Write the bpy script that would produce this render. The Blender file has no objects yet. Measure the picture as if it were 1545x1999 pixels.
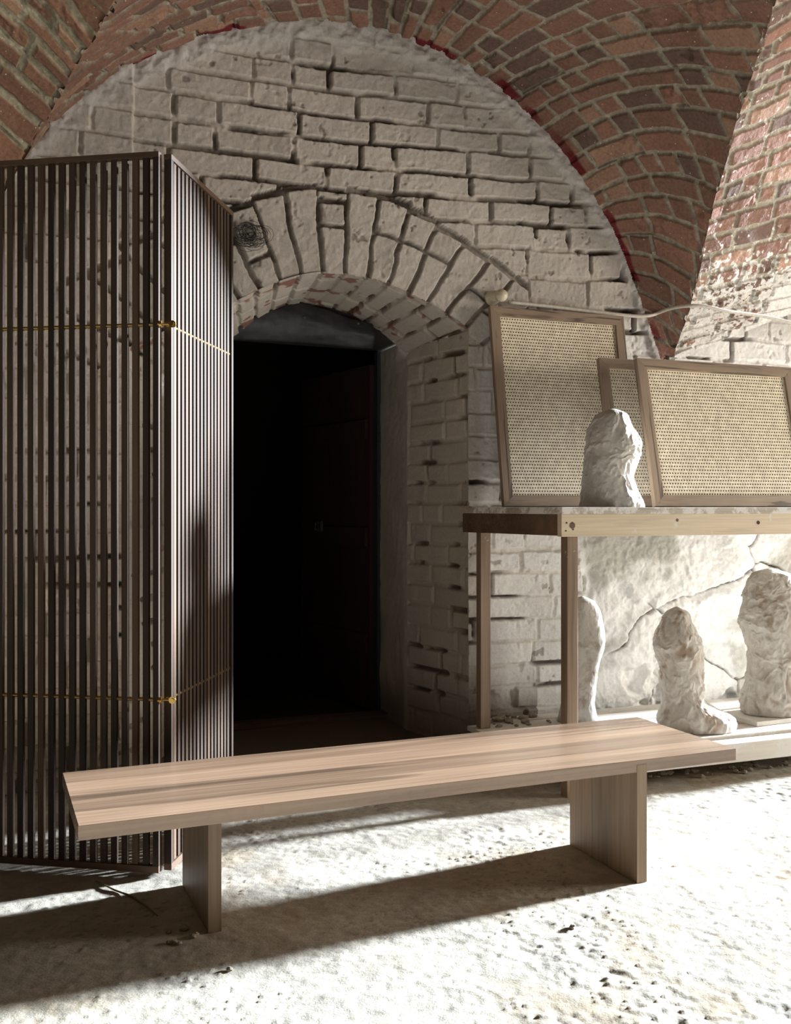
import bpy, bmesh, math, random
import numpy as np
from mathutils import Vector, Matrix

# ------------------------------------------------------------------ camera, sky, sun, exposure
C = bpy.context.scene.collection
SC = bpy.context.scene
F = 1943.0; CX = 772.5; HY = 990.0; H = 1.1      # focal length (px), centre column, horizon row, lens height
def px(x, y, d):                                  # a pixel at depth d -> point in the room
    return Vector(((x-CX)/F*d, d, H-(y-HY)/F*d))
cd = bpy.data.cameras.new('camera'); cam = bpy.data.objects.new('camera', cd); C.objects.link(cam)
cam.location = (0, 0, H); cam.rotation_euler = (math.pi/2, 0, 0)
cd.lens = 36*F/1999; cd.sensor_width = 36; cd.sensor_fit = 'AUTO'; cd.shift_y = -9.5/1999; cd.clip_start = .05
SC.camera = cam
SC.view_settings.view_transform = 'Standard'; SC.view_settings.look = 'None'
SC.view_settings.exposure = 0.0; SC.view_settings.gamma = 1.0; SC.view_settings.use_curve_mapping = False
w = bpy.data.worlds.new('world'); SC.world = w; w.use_nodes = True
w.node_tree.nodes['Background'].inputs[0].default_value = (1.0, .74, .50, 1)
w.node_tree.nodes['Background'].inputs[1].default_value = .042
SUN_AZ = (.8965, .443); SUN_TAN = .235
sd = bpy.data.lights.new('sun', 'SUN'); sd.energy = 38.0; sd.angle = math.radians(4.5); sd.color = (.78, .88, 1.0)
so = bpy.data.objects.new('sun', sd); C.objects.link(so); so.location = (4, 5, 2)
so.rotation_euler = Vector((SUN_AZ[0], SUN_AZ[1], SUN_TAN)).to_track_quat('Z', 'Y').to_euler()
def area(name, loc, target, sx, sy, power, col):
    l = bpy.data.lights.new(name, 'AREA'); l.shape = 'RECTANGLE'; l.size = sx; l.size_y = sy; l.energy = power; l.color = col
    o = bpy.data.objects.new(name, l); C.objects.link(o); o.location = loc
    o.rotation_euler = (Vector(loc)-Vector(target)).to_track_quat('Z', 'Y').to_euler(); return o
area('window_daylight', (6.2, 3.7, 1.6), (.4, 3.9, 1.1), 1.5, 1.6, 200, (1, .92, .82))

# ------------------------------------------------------------------ noise
def hsh(i, seed=0):
    i = (np.asarray(i).astype(np.int64)*374761393 + seed*668265263) & 0xffffffff
    i = ((i ^ (i >> 13))*1274126177) & 0xffffffff
    i = ((i ^ (i >> 16))*2246822519) & 0xffffffff
    return ((i ^ (i >> 15)) & 0xffffff)/float(0xffffff)
def vn2(x, y, seed=0):
    xi = np.floor(x); yi = np.floor(y); fx = x-xi; fy = y-yi
    fx = fx*fx*fx*(fx*(fx*6-15)+10); fy = fy*fy*fy*(fy*(fy*6-15)+10)
    h = lambda a, b: hsh(a*7919+b*104729, seed)
    return ((h(xi, yi)*(1-fx)+h(xi+1, yi)*fx)*(1-fy)+(h(xi, yi+1)*(1-fx)+h(xi+1, yi+1)*fx)*fy)*2-1
def fbm2(x, y, o=4, seed=0, g=.5):
    s = 0; a = 1; t = 0
    for k in range(o): s = s+a*vn2(x*2**k+k*17.3, y*2**k-k*9.1, seed+k*13); t += a; a *= g
    return s/t
def vn3(x, y, z, seed=0):
    xi = np.floor(x); yi = np.floor(y); zi = np.floor(z); fx = x-xi; fy = y-yi; fz = z-zi
    fx = fx*fx*(3-2*fx); fy = fy*fy*(3-2*fy); fz = fz*fz*(3-2*fz)
    h = lambda a, b, c: hsh(a*7919+b*104729+c*15485863, seed)
    l = lambda c: (h(xi, yi, c)*(1-fx)+h(xi+1, yi, c)*fx)*(1-fy)+(h(xi, yi+1, c)*(1-fx)+h(xi+1, yi+1, c)*fx)*fy
    return (l(zi)*(1-fz)+l(zi+1)*fz)*2-1
def fbm3(x, y, z, o=4, seed=0):
    s = 0; a = 1; t = 0
    for k in range(o): s = s+a*vn3(x*2**k, y*2**k+k*5.1, z*2**k, seed+k*7); t += a; a *= .5
    return s/t
def sst(a, b, x):
    t = np.clip((x-a)/(b-a), 0, 1); return t*t*(3-2*t)
def mix3(a, b, m): return a*(1-m[..., None])+b*m[..., None]
def col(*c): return np.array(c, float)
def worley(x, y, seed=0):                          # F1, F2, id
    xi = np.floor(x); yi = np.floor(y); f1 = np.full(x.shape, 9.); f2 = np.full(x.shape, 9.); cid = np.zeros(x.shape)
    for i in (-1, 0, 1):
        for j in (-1, 0, 1):
            a = xi+i; b = yi+j; k = a*7919+b*104729
            qx = a+.15+.7*hsh(k, seed+1); qy = b+.15+.7*hsh(k, seed+2)
            d = np.hypot(x-qx, y-qy); n = d < f1
            f2 = np.where(n, f1, np.minimum(f2, d)); cid = np.where(n, k, cid); f1 = np.where(n, d, f1)
    return f1, f2, cid

# ------------------------------------------------------------------ materials
MATS = {}
def mat(name, fn):
    if name in MATS: return MATS[name]
    m = bpy.data.materials.new(name); m.use_nodes = True; nt = m.node_tree
    fn(nt, nt.nodes['Principled BSDF']); MATS[name] = m; return m
def N(nt, t, **k):
    n = nt.nodes.new(t)
    for a, v in k.items():
        if a.startswith('i_'): n.inputs[a[2:].replace('_', ' ')].default_value = v
        else: setattr(n, a, v)
    return n
def bump(nt, b, height, strength=.3, dist=.002):
    n = N(nt, 'ShaderNodeBump', i_Strength=strength, i_Distance=dist)
    nt.links.new(height, n.inputs['Height']); nt.links.new(n.outputs[0], b.inputs['Normal'])
def attr_mat(name, rough=.9, scale=120, amt=.25, bs=.5, bd=.002, specks=None):
    """colour comes from the surface's own 'Col' attribute, with fine grain on top"""
    def f(nt, b):
        L = nt.links.new
        a = N(nt, 'ShaderNodeVertexColor', layer_name='Col'); tc = N(nt, 'ShaderNodeTexCoord')
        n = N(nt, 'ShaderNodeTexNoise', i_Scale=scale, i_Detail=5., i_Roughness=.65); L(tc.outputs['Object'], n.inputs['Vector'])
        mr = N(nt, 'ShaderNodeMapRange'); mr.inputs[3].default_value = 1-amt; mr.inputs[4].default_value = 1+amt
        mr.inputs[1].default_value = .25; mr.inputs[2].default_value = .75
        L(n.outputs[0], mr.inputs[0])
        mx = N(nt, 'ShaderNodeVectorMath', operation='SCALE'); L(a.outputs[0], mx.inputs[0]); L(mr.outputs[0], mx.inputs['Scale'])
        out = mx.outputs[0]
        if specks:
            v = N(nt, 'ShaderNodeTexVoronoi', i_Scale=specks[0], i_Randomness=1.); L(tc.outputs['Object'], v.inputs['Vector'])
            n2 = N(nt, 'ShaderNodeTexNoise', i_Scale=5., i_Detail=3.); L(tc.outputs['Object'], n2.inputs['Vector'])
            m2 = N(nt, 'ShaderNodeMath', operation='MULTIPLY'); L(n2.outputs[0], m2.inputs[0]); m2.inputs[1].default_value = specks[1]
            lt = N(nt, 'ShaderNodeMath', operation='LESS_THAN'); L(v.outputs[0], lt.inputs[0]); L(m2.outputs[0], lt.inputs[1])
            sep = N(nt, 'ShaderNodeSeparateColor'); L(v.outputs[1], sep.inputs[0])
            gt = N(nt, 'ShaderNodeMath', operation='GREATER_THAN'); L(sep.outputs[0], gt.inputs[0]); gt.inputs[1].default_value = .55
            mm = N(nt, 'ShaderNodeMath', operation='MULTIPLY'); L(lt.outputs[0], mm.inputs[0]); L(gt.outputs[0], mm.inputs[1])
            mc = N(nt, 'ShaderNodeMix', data_type='RGBA'); L(mm.outputs[0], mc.inputs[0]); L(out, mc.inputs[6]); mc.inputs[7].default_value = specks[2]
            out = mc.outputs[2]
        L(out, b.inputs['Base Color']); b.inputs['Roughness'].default_value = rough; b.inputs['Specular IOR Level'].default_value = .25
        bump(nt, b, n.outputs[0], bs, bd)
    return mat(name, f)
def plain(name, c, rough=.6, metal=0., scale=60, amt=.12, bs=.15, spec=.4):
    def f(nt, b):
        L = nt.links.new; tc = N(nt, 'ShaderNodeTexCoord')
        n = N(nt, 'ShaderNodeTexNoise', i_Scale=scale, i_Detail=5.); L(tc.outputs['Object'], n.inputs['Vector'])
        r = N(nt, 'ShaderNodeValToRGB'); r.color_ramp.elements[0].position = .3; r.color_ramp.elements[1].position = .7
        r.color_ramp.elements[0].color = (*[v*(1-amt) for v in c], 1); r.color_ramp.elements[1].color = (*[min(1, v*(1+amt)) for v in c], 1)
        L(n.outputs[0], r.inputs[0]); L(r.outputs[0], b.inputs['Base Color'])
        b.inputs['Roughness'].default_value = rough; b.inputs['Metallic'].default_value = metal; b.inputs['Specular IOR Level'].default_value = spec
        bump(nt, b, n.outputs[0], bs, .001)
    return mat(name, f)
def wood(name, c_light, c_dark, axis=0, rough=.45, stave=None, fine=1., streak=.5, spec=.5, contrast=1., dust=None, dir2=None):
    """long grain along an axis; optional glued staves across another axis; optional pale dust blotches"""
    def f(nt, b):
        L = nt.links.new; tc = N(nt, 'ShaderNodeTexCoord'); src = tc.outputs['Object']
        if stave:
            sx = N(nt, 'ShaderNodeSeparateXYZ'); L(src, sx.inputs[0])
            d = N(nt, 'ShaderNodeMath', operation='DIVIDE'); L(sx.outputs[stave[0]], d.inputs[0]); d.inputs[1].default_value = stave[1]
            fl = N(nt, 'ShaderNodeMath', operation='FLOOR'); L(d.outputs[0], fl.inputs[0])
            wn = N(nt, 'ShaderNodeTexWhiteNoise', noise_dimensions='1D'); L(fl.outputs[0], wn.inputs['W'])
            ml = N(nt, 'ShaderNodeVectorMath', operation='SCALE'); L(wn.outputs[1], ml.inputs[0]); ml.inputs['Scale'].default_value = 9.
            ad = N(nt, 'ShaderNodeVectorMath', operation='ADD'); L(src, ad.inputs[0]); L(ml.outputs[0], ad.inputs[1]); src = ad.outputs[0]
        def layer(sa, sc, det, dist=0.):
            mp = N(nt, 'ShaderNodeMapping'); s = [sc*fine]*3; s[axis] = sa*fine; mp.inputs['Scale'].default_value = s
            L(src, mp.inputs[0]); n = N(nt, 'ShaderNodeTexNoise', i_Scale=1., i_Detail=det, i_Distortion=dist); L(mp.outputs[0], n.inputs['Vector']); return n.outputs[0]
        a = layer(.9, 13., 4., .8); g = layer(4., 160., 3.); k = layer(.5, 5., 2., .5)
        m1 = N(nt, 'ShaderNodeMath', operation='MULTIPLY_ADD'); L(g, m1.inputs[0]); m1.inputs[1].default_value = .35
        m2 = N(nt, 'ShaderNodeMath', operation='MULTIPLY_ADD'); L(a, m2.inputs[0]); m2.inputs[1].default_value = .65; L(k, m2.inputs[2])
        m3 = N(nt, 'ShaderNodeMath', operation='MULTIPLY'); L(m2.outputs[0], m3.inputs[0]); m3.inputs[1].default_value = .55; L(m3.outputs[0], m1.inputs[2])
        r = N(nt, 'ShaderNodeValToRGB'); e = r.color_ramp.elements
        w_ = .13/contrast
        e[0].position = .60-w_; e[0].color = (*c_light, 1); e[1].position = .60+w_; e[1].color = (*c_dark, 1)
        L(m1.outputs[0], r.inputs[0]); out = r.outputs[0]
        if streak:
            s2 = layer(1.1, 24., 4., 1.2); r2 = N(nt, 'ShaderNodeValToRGB'); r2.color_ramp.elements[0].position = .54; r2.color_ramp.elements[1].position = .63
            L(s2, r2.inputs[0]); q = N(nt, 'ShaderNodeMath', operation='MULTIPLY'); L(r2.outputs[0], q.inputs[0]); q.inputs[1].default_value = streak
            mc = N(nt, 'ShaderNodeMix', data_type='RGBA', blend_type='MIX'); L(q.outputs[0], mc.inputs[0]); L(out, mc.inputs[6]); mc.inputs[7].default_value = (*[v*.35 for v in c_dark], 1); out = mc.outputs[2]
        if stave:
            mr = N(nt, 'ShaderNodeMapRange'); mr.inputs[3].default_value = .76; mr.inputs[4].default_value = 1.16; L(wn.outputs[0], mr.inputs[0])
            sc_ = N(nt, 'ShaderNodeVectorMath', operation='SCALE'); L(out, sc_.inputs[0]); L(mr.outputs[0], sc_.inputs['Scale']); out = sc_.outputs[0]
        if dust:
            nd = N(nt, 'ShaderNodeTexNoise', i_Scale=dust[0], i_Detail=6., i_Roughness=.7); L(tc.outputs['Object'], nd.inputs['Vector'])
            rd = N(nt, 'ShaderNodeValToRGB'); rd.color_ramp.elements[0].position = dust[1]; rd.color_ramp.elements[1].position = dust[1]+.06; L(nd.outputs[0], rd.inputs[0])
            mc = N(nt, 'ShaderNodeMix', data_type='RGBA'); L(rd.outputs[0], mc.inputs[0]); L(out, mc.inputs[6]); mc.inputs[7].default_value = (.72, .69, .64, 1); out = mc.outputs[2]
        L(out, b.inputs['Base Color']); b.inputs['Roughness'].default_value = rough; b.inputs['Specular IOR Level'].default_value = spec
        bump(nt, b, g, .12, .001)
    return mat(name, f)

M_wallbrick = attr_mat('painted_brick', .85, 90, .10, .55, .0035)
M_vault = attr_mat('raw_brick', .92, 70, .30, .8, .004, specks=(38, .16, (.62, .57, .50, 1)))
M_floor = attr_mat('dusty_floor', .95, 160, .16, .6, .002)
M_clay = attr_mat('pale_clay', .8, 60, .08, .5, .003)
M_bench_top = wood('walnut_seat', (.42, .275, .175), (.22, .135, .083), 0, .27, stave=(1, .128), streak=.6, fine=.6, spec=1.0, contrast=1.0)
M_bench_leg = wood('walnut_leg', (.46, .33, .215), (.28, .185, .115), 2, .5, stave=(1, .12), streak=.25, fine=.75)
M_slats = [wood('dark_walnut_%s' % t, c1, c2, 2, .6, streak=.2, spec=.15) for t, c1, c2 in (('deep', (.065, .043, .03), (.04, .026, .018)), ('brown', (.10, .066, .045), (.06, .04, .027)), ('mid', (.08, .054, .038), (.05, .033, .023)), ('warm', (.15, .092, .058), (.09, .056, .035)))]
M_rail = wood('dark_walnut_rail', (.17, .105, .07), (.09, .056, .037), 0, .6, streak=.2, spec=.2)
M_brass = plain('brass', (.62, .42, .14), .28, 1., 30, .1)
M_oak_v = wood('oak_upright', (.38, .275, .19), (.25, .175, .12), 2, .55, streak=.9, fine=2.2)
M_oak_h = wood('oak_rail', (.40, .29, .20), (.26, .185, .125), 0, .55, streak=.9, fine=2.2)
M_pine = wood('pine_board', (.72, .60, .44), (.58, .45, .30), 0, .6, streak=.12, dust=(7, .60))
M_pine_dark = wood('dark_stained_board', (.17, .10, .055), (.07, .042, .026), 0, .6, streak=.3, dust=(6, .66))
M_post = wood('old_post', (.33, .235, .16), (.19, .125, .08), 2, .7, streak=.3, dust=(16, .66))
M_top = wood('dusty_table_board', (.55, .50, .43), (.36, .29, .22), 0, .8, streak=.1, dust=(9, .46))
M_limed = wood('whitewashed_plank', (.74, .69, .61), (.60, .53, .45), 0, .8, streak=.06, dust=(8, .50))
M_marble = plain('pale_board', (.70, .66, .58), .6, 0, 9, .1)
M_cane = plain('cane', (.90, .765, .57), .55, 0, 40, .16, .3)
M_hole = plain('hole_dark', (.05, .032, .02), .8)
M_cane_shade = plain('cane_hole_shade', (.075, .052, .035), .85)
M_knot = plain('knot', (.15, .09, .055), .7)
M_cable = plain('cable_paint', (.60, .54, .46), .5)
M_porc = plain('porcelain', (.66, .58, .42), .3)
M_rubber = plain('black_rubber', (.05, .05, .055), .45, 0, 25, .3, .8)
M_steel = plain('dull_steel', (.2, .2, .19), .4, .8)
M_dark = plain('passage_gloom', (.035, .03, .026), .95)  # near-black colour stands in for the unlit passage
M_plaster = attr_mat('jamb_plaster', .9, 60, .12, .6, .003)
M_doorred = wood('dark_red_door', (.055, .020, .014), (.03, .012, .009), 2, .7, streak=.2)
M_frameblue = plain('blue_black_frame', (.035, .042, .055), .6)
M_fibre = plain('black_fibre', (.01, .01, .01), .6)
M_stone = plain('rubble', (.42, .36, .29), .95, 0, 70, .35, .9)
M_twig = plain('twig', (.25, .18, .11), .8)

# ------------------------------------------------------------------ object helpers
def tag(o, label=None, cat=None, group=None, kind=None):
    if label: o['label'] = label
    if cat: o['category'] = cat
    if group: o['group'] = group
    if kind: o['kind'] = kind
    return o
def empty(name, loc, rz=0, **k):
    o = bpy.data.objects.new(name, None); C.objects.link(o); o.location = loc; o.rotation_euler = (0, 0, rz); o.empty_display_size = .1
    return tag(o, **k)
def link(name, me, m, parent=None, smooth=False):
    if m and not me.materials: me.materials.append(m)
    if smooth: me.polygons.foreach_set('use_smooth', [True]*len(me.polygons))
    o = bpy.data.objects.new(name, me); C.objects.link(o)
    if parent: o.parent = parent
    return o
def bmobj(name, bm, m, parent=None, smooth=False, bev=0):
    if bev: bmesh.ops.bevel(bm, geom=list(bm.edges), offset=bev, segments=2, profile=.6, affect='EDGES')
    bmesh.ops.recalc_face_normals(bm, faces=bm.faces)
    me = bpy.data.meshes.new(name); bm.to_mesh(me); bm.free(); return link(name, me, m, parent, smooth)
def add_box(bm, x0, x1, y0, y1, z0, z1, M=None):
    v = [bm.verts.new((x, y, z)) for z in (z0, z1) for (x, y) in ((x0, y0), (x1, y0), (x1, y1), (x0, y1))]
    for f in ((0, 3, 2, 1), (4, 5, 6, 7), (0, 1, 5, 4), (1, 2, 6, 5), (2, 3, 7, 6), (3, 0, 4, 7)): bm.faces.new([v[i] for i in f])
    if M is not None:
        for q in v: q.co = M @ q.co
def box(name, x0, x1, y0, y1, z0, z1, m, parent=None, bev=.0015):
    bm = bmesh.new(); add_box(bm, x0, x1, y0, y1, z0, z1); return bmobj(name, bm, m, parent, bev=bev)
def prism(name, pts, z0, z1, m, parent=None, bev=.001):
    bm = bmesh.new(); a = [bm.verts.new((x, y, z0)) for x, y in pts]; b = [bm.verts.new((x, y, z1)) for x, y in pts]
    bm.faces.new(a[::-1]); bm.faces.new(b); n = len(pts)
    for i in range(n): bm.faces.new((a[i], a[(i+1) % n], b[(i+1) % n], b[i]))
    return bmobj(name, bm, m, parent, bev=bev)
def tube(bm, pts, r, seg=10, cap=True):
    pts = [Vector(p) for p in pts]; rings = []
    for i, p in enumerate(pts):
        t = (pts[min(i+1, len(pts)-1)]-pts[max(i-1, 0)]).normalized()
        up = Vector((0, 0, 1)) if abs(t.z) < .9 else Vector((1, 0, 0)); a = t.cross(up).normalized(); b = a.cross(t)
        rr = r[i] if isinstance(r, (list, tuple)) else r
        rings.append([bm.verts.new(p+(a*math.cos(2*math.pi*k/seg)+b*math.sin(2*math.pi*k/seg))*rr) for k in range(seg)])
    for i in range(len(rings)-1):
        for k in range(seg): bm.faces.new((rings[i][k], rings[i][(k+1) % seg], rings[i+1][(k+1) % seg], rings[i+1][k]))
    if cap: bm.faces.new(rings[0][::-1]); bm.faces.new(rings[-1])
def grid_mesh(name, P, colr, keep=None, m=None, flip=False, smooth=True, parent=None):
    ny, nx = P.shape[:2]; me = bpy.data.meshes.new(name)
    idx = np.arange(ny*nx).reshape(ny, nx); q = np.stack([idx[:-1, :-1], idx[:-1, 1:], idx[1:, 1:], idx[1:, :-1]], -1)
    if flip: q = q[..., ::-1]
    if keep is not None:
        k = keep[:-1, :-1] & keep[:-1, 1:] & keep[1:, 1:] & keep[1:, :-1]; q = q[k]
    q = q.reshape(-1, 4); used = np.unique(q); remap = np.zeros(ny*nx, np.int64); remap[used] = np.arange(len(used)); q = remap[q]
    V = P.reshape(-1, 3)[used]; cc = colr.reshape(-1, 3)[used]
    me.vertices.add(len(V)); me.vertices.foreach_set('co', V.astype(np.float32).ravel())
    me.loops.add(q.size); me.loops.foreach_set('vertex_index', q.ravel().astype(np.int32))
    me.polygons.add(len(q)); me.polygons.foreach_set('loop_start', np.arange(0, q.size, 4, dtype=np.int32))
    me.update(calc_edges=True)
    a = me.color_attributes.new('Col', 'FLOAT_COLOR', 'POINT')
    rgba = np.ones((len(V), 4), np.float32); rgba[:, :3] = np.clip(cc, 0, 1); a.data.foreach_set('color', rgba.ravel())
    return link(name, me, m, parent, smooth)
def gnormals(P):
    a = np.gradient(P, axis=1); b = np.gradient(P, axis=0); n = np.cross(a, b); return n/np.maximum(np.linalg.norm(n, axis=-1, keepdims=True), 1e-9)

# ------------------------------------------------------------------ the back wall: frame of reference
WD = np.array([math.cos(math.radians(20.5)), math.sin(math.radians(20.5))]); WN = np.array([WD[1], -WD[0]])     # along the wall, out of the wall
W0 = np.array([.331, 4.5])
def wall_at(x, y):                                # pixel -> (u, z) on the wall plane
    k = (x-CX)/F; d = (W0[1]-WD[1]/WD[0]*W0[0])/(1-WD[1]/WD[0]*k)
    return ((k*d-W0[0])/WD[0], H-(y-HY)/F*d)
def wall_pt(u, z, out=0.): return np.stack([W0[0]+u*WD[0]+out*WN[0]+0*z, W0[1]+u*WD[1]+out*WN[1]+0*z, z+0*u], -1)
ARCH = np.array([(-1.62, 1.66), (-1.495, 1.74), (-1.3, 1.84), (-1.077, 1.945), (-.941, 2.025), (-.8, 2.085), (-.664, 2.115), (-.45, 2.10), (-.216, 2.024), (-.10, 1.967), (0, 1.905), (.1, 1.84)])
UL, UR = -1.495, 0.0
def smooth_curve(pts, n, it=3):
    pts = np.array(pts, float)
    for _ in range(it):
        q = [pts[0]]
        for a, b in zip(pts[:-1], pts[1:]): q += [a*.75+b*.25, a*.25+b*.75]
        q.append(pts[-1]); pts = np.array(q)
    s = np.r_[0, np.cumsum(np.linalg.norm(np.diff(pts, axis=0), axis=1))]; t = np.linspace(0, s[-1], n)
    return np.stack([np.interp(t, s, pts[:, k]) for k in range(pts.shape[1])], 1)
arch_s = smooth_curve(ARCH, 200)
def archz(u): return np.interp(u, arch_s[:, 0], arch_s[:, 1])
LUN_PX = [(-150, 640), (-60, 470), (0, 370), (60, 293), (130, 222), (190, 178), (258, 135), (330, 103), (420, 74), (520, 56), (640, 50), (745, 66), (830, 98), (900, 132), (980, 185), (1050, 252), (1100, 312), (1150, 380), (1195, 460), (1225, 530), (1250, 600), (1280, 690), (1290, 720)]
LUN = smooth_curve([wall_at(*p) for p in LUN_PX], 400, 2)
def lunz(u): return np.interp(u, LUN[:, 0], LUN[:, 1])
uF, zF = wall_at(1308, 700)

def course_bricks(U, Z, zoff, pitch, lens, seed, warp=.006, r=.02, joint=.009, jitter=.006):
    """signed inside-distance to the nearest joint, brick ids and course numbers for rows of bricks"""
    u = U+warp*fbm2(U*9, Z*9, 3, seed+5); z = Z+warp*fbm2(U*5, Z*5, 3, seed+9)
    row = np.floor((z-zoff)/pitch).astype(int); fz = (z-zoff)/pitch-row
    bid = np.zeros(u.shape); dx = np.zeros(u.shape); rnd = random.Random(seed)
    for rr in range(row.min(), row.max()+1):
        e = [U.min()-.4-rnd.random()*.3]; mode = rnd.random()
        while e[-1] < U.max()+.4:
            L = rnd.choice(lens) if mode < .6 else lens[(rr+len(e)) % len(lens)]
            e.append(e[-1]+L*(1+rnd.uniform(-.1, .1)))
        e = np.array(e); msk = row == rr; x = u[msk]; k = np.searchsorted(e, x)-1; k = np.clip(k, 0, len(e)-2)
        dx[msk] = np.minimum(x-e[k], e[k+1]-x); bid[msk] = k
    key = bid*131+row*7717+seed
    jj = jitter*(hsh(key, seed+3)-.5)
    dy = np.minimum(fz, 1-fz)*pitch+jj
    # rounded corner inside distance
    a = np.clip(r-dx, 0, None); b = np.clip(r-dy, 0, None)
    ins = np.where((a > 0) & (b > 0), r-np.hypot(a, b), np.minimum(dx, dy))-joint
    return ins, key, row

def build_wall():
    us = np.concatenate([np.arange(-3.0, -2.1, .012), np.arange(-2.1, 2.05, .0048), np.arange(2.05, 2.9, .02)]); zs = np.arange(-.05, 3.35, .0048)
    U, Z = np.meshgrid(us, zs)
    tilt = .05*np.clip(U+.6, 0, 2)*sst(2.0, 2.4, Z)
    Zc = Z-tilt
    ins, key, row = course_bricks(U, Zc, 2.468-40*.1045, .1045, (.33, .33, .17), 11, joint=.0065, r=.014, warp=.007, jitter=.010)
    # open joints cut deep around the middle of the lunette, elsewhere filled and overpainted
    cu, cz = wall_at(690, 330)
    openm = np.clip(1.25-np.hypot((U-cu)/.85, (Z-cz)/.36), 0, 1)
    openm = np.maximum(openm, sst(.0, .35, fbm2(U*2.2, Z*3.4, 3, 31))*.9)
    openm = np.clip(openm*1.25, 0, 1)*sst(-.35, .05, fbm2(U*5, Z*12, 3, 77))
    # rubble-like big stones low on the right
    us0 = wall_at(1135, 1200)[0]
    stonem = sst(us0, us0+.06, U+.05*fbm2(U*3, Z*3, 3, 3))*(1-sst(1.25, 1.4, Z))
    f1, f2, cid = worley(U*1.9+.18*fbm2(U*4, Z*4, 4, 8), Z*2.6+.22*fbm2(U*4+9, Z*4, 4, 8), 5)
    st_in = (f2-f1)*.20-.001+.004*fbm2(U*40, Z*40, 3, 18)
    # brick arch ring over the doorway
    ring = np.zeros(U.shape, bool); rins = np.full(U.shape, -1.); rkey = np.zeros(U.shape)
    ac = arch_s; L = np.r_[0, np.cumsum(np.linalg.norm(np.diff(ac, axis=0), axis=1))]
    near = (np.abs(Z-archz(U)) < .55) & (U > UL-.25) & (U < UR+.3)
    uu = U[near]; zz = Z[near]
    best = np.full(uu.shape, 9.); bi = np.zeros(uu.shape, int)
    for k in range(0, 200):
        d = np.hypot(uu-ac[k, 0], zz-ac[k, 1]); n = d < best; best[n] = d[n]; bi[n] = k
    # fan angle: bricks radiate from a centre below the arch
    fc = np.array([-.60, 1.36]); ang = np.arctan2(uu-fc[0], zz-fc[1]); rad = np.hypot(uu-fc[0], zz-fc[1])
    angw = ang+.012*fbm2(uu*7, zz*7, 3, 21)/np.maximum(rad, .3)
    nv = np.floor((angw+2.2)/.131).astype(int); fv = (angw+2.2)/.131-nv
    top = .335+.03*(hsh(nv, 4)-.5)*2
    dep = best+.006*fbm2(uu*8, zz*8, 2, 5)
    split = np.where(hsh(nv, 9) > .45, .12+.1*hsh(nv, 6), 9.)       # some voussoirs are two short bricks
    dside = np.minimum(fv, 1-fv)*.131*rad; dend = np.minimum(top-dep, np.abs(dep-split))
    rr_ = .016; a = np.clip(rr_-dside, 0, None); b = np.clip(rr_-dend, 0, None)
    ri = np.where((a > 0) & (b > 0), rr_-np.hypot(a, b), np.minimum(dside, dend))-.006
    okr = (dep < top+.02) & (zz > archz(uu)-.02)
    tmp = np.zeros(uu.shape, bool); tmp[okr] = True
    ring[near] = tmp; t2 = np.full(uu.shape, -1.); t2[okr] = ri[okr]; rins[near] = t2; t3 = np.zeros(uu.shape); t3[:] = nv*91+(dep > split)*7; rkey[near] = t3
    ins = np.where(ring, rins, ins); key = np.where(ring, rkey+5000, key)
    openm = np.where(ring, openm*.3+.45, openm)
    # heights: brick faces stand out of the joints
    ins = ins+.0028*fbm2(U*45, Z*45, 3, 19)
    face = sst(-.001, .0065, ins)
    tiltb = (hsh(key, 41)-.5)*.010+(hsh(key, 42)-.5)*.03*(fbm2(U*4, Z*4, 1, 3))
    rough = .0030*fbm2(U*22, Z*22, 4, 51)+.0022*fbm2(U*70, Z*60, 3, 53)
    mortar = -.0085-.034*openm+.006*fbm2(U*30, Z*30, 4, 61)
    hgt = mortar*(1-face)+(tiltb+rough)*face
    lip = np.exp(-((ins-.004)/.004)**2)*.002; hgt += lip
    # chips and scratches in the paint
    chips = sst(.42, .5, fbm2(U*26, Z*26, 3, 71))*sst(0, .3, fbm2(U*3, Z*3, 2, 72)); hgt -= chips*.004
    sface = sst(-.001, .005, st_in)
    shgt = -.03*(1-sface)*sst(-.1, .35, fbm2(U*3+4, Z*3, 3, 68))+.030*fbm2(U*4, Z*4, 6, 91, .6)+.05*(hsh(cid, 3)-.5)*sst(0, .06, st_in)+.010*np.abs(fbm2(U*24, Z*24, 4, 92))
    holes = sst(.35, .6, fbm2(U*5, Z*7, 3, 95))*sst(.55, .2, Z)*.05
    shgt -= holes*(U < us0+.9)
    hgt = hgt*(1-stonem)+shgt*stonem
    rim = np.where((U > UL-.03) & (U < UR+.03), Z-archz(np.clip(U, UL, UR)), 9.); rim = np.where(Z < archz(np.clip(U, UL, UR)), np.minimum(np.abs(U-UR), np.abs(U-UL)), rim)
    hgt = np.where(np.abs(rim) < .03, np.minimum(hgt, .001+np.abs(rim)*.2), hgt)
    # rough plaster fillet where wall and vault meet
    ed = lunz(U)-Z; fil = sst(.10, .02, ed+.03*fbm2(U*9, Z*9, 3, 15))*(U < uF)
    hgt = hgt*(1-fil)+(.012+.012*fbm2(U*28, Z*28, 4, 16))*fil
    u_st = wall_at(259, 200)[0]; hgt += .03*(sst(u_st+.002, u_st-.002, U+.004*fbm2(U*3, Z*12, 2, 4)))*(Z > 1.85)
    # colours: limewash over brick; bare spots
    base = col(.50, .452, .40); c = np.ones(U.shape+(3,))*base
    c *= (1+.07*(hsh(key, 55)-.5)+.05*fbm2(U*3, Z*3, 3, 56))[..., None]
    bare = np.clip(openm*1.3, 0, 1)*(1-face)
    c = mix3(c, col(.10, .075, .055), np.clip(bare, 0, 1)*(1-stonem)*.92)
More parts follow.
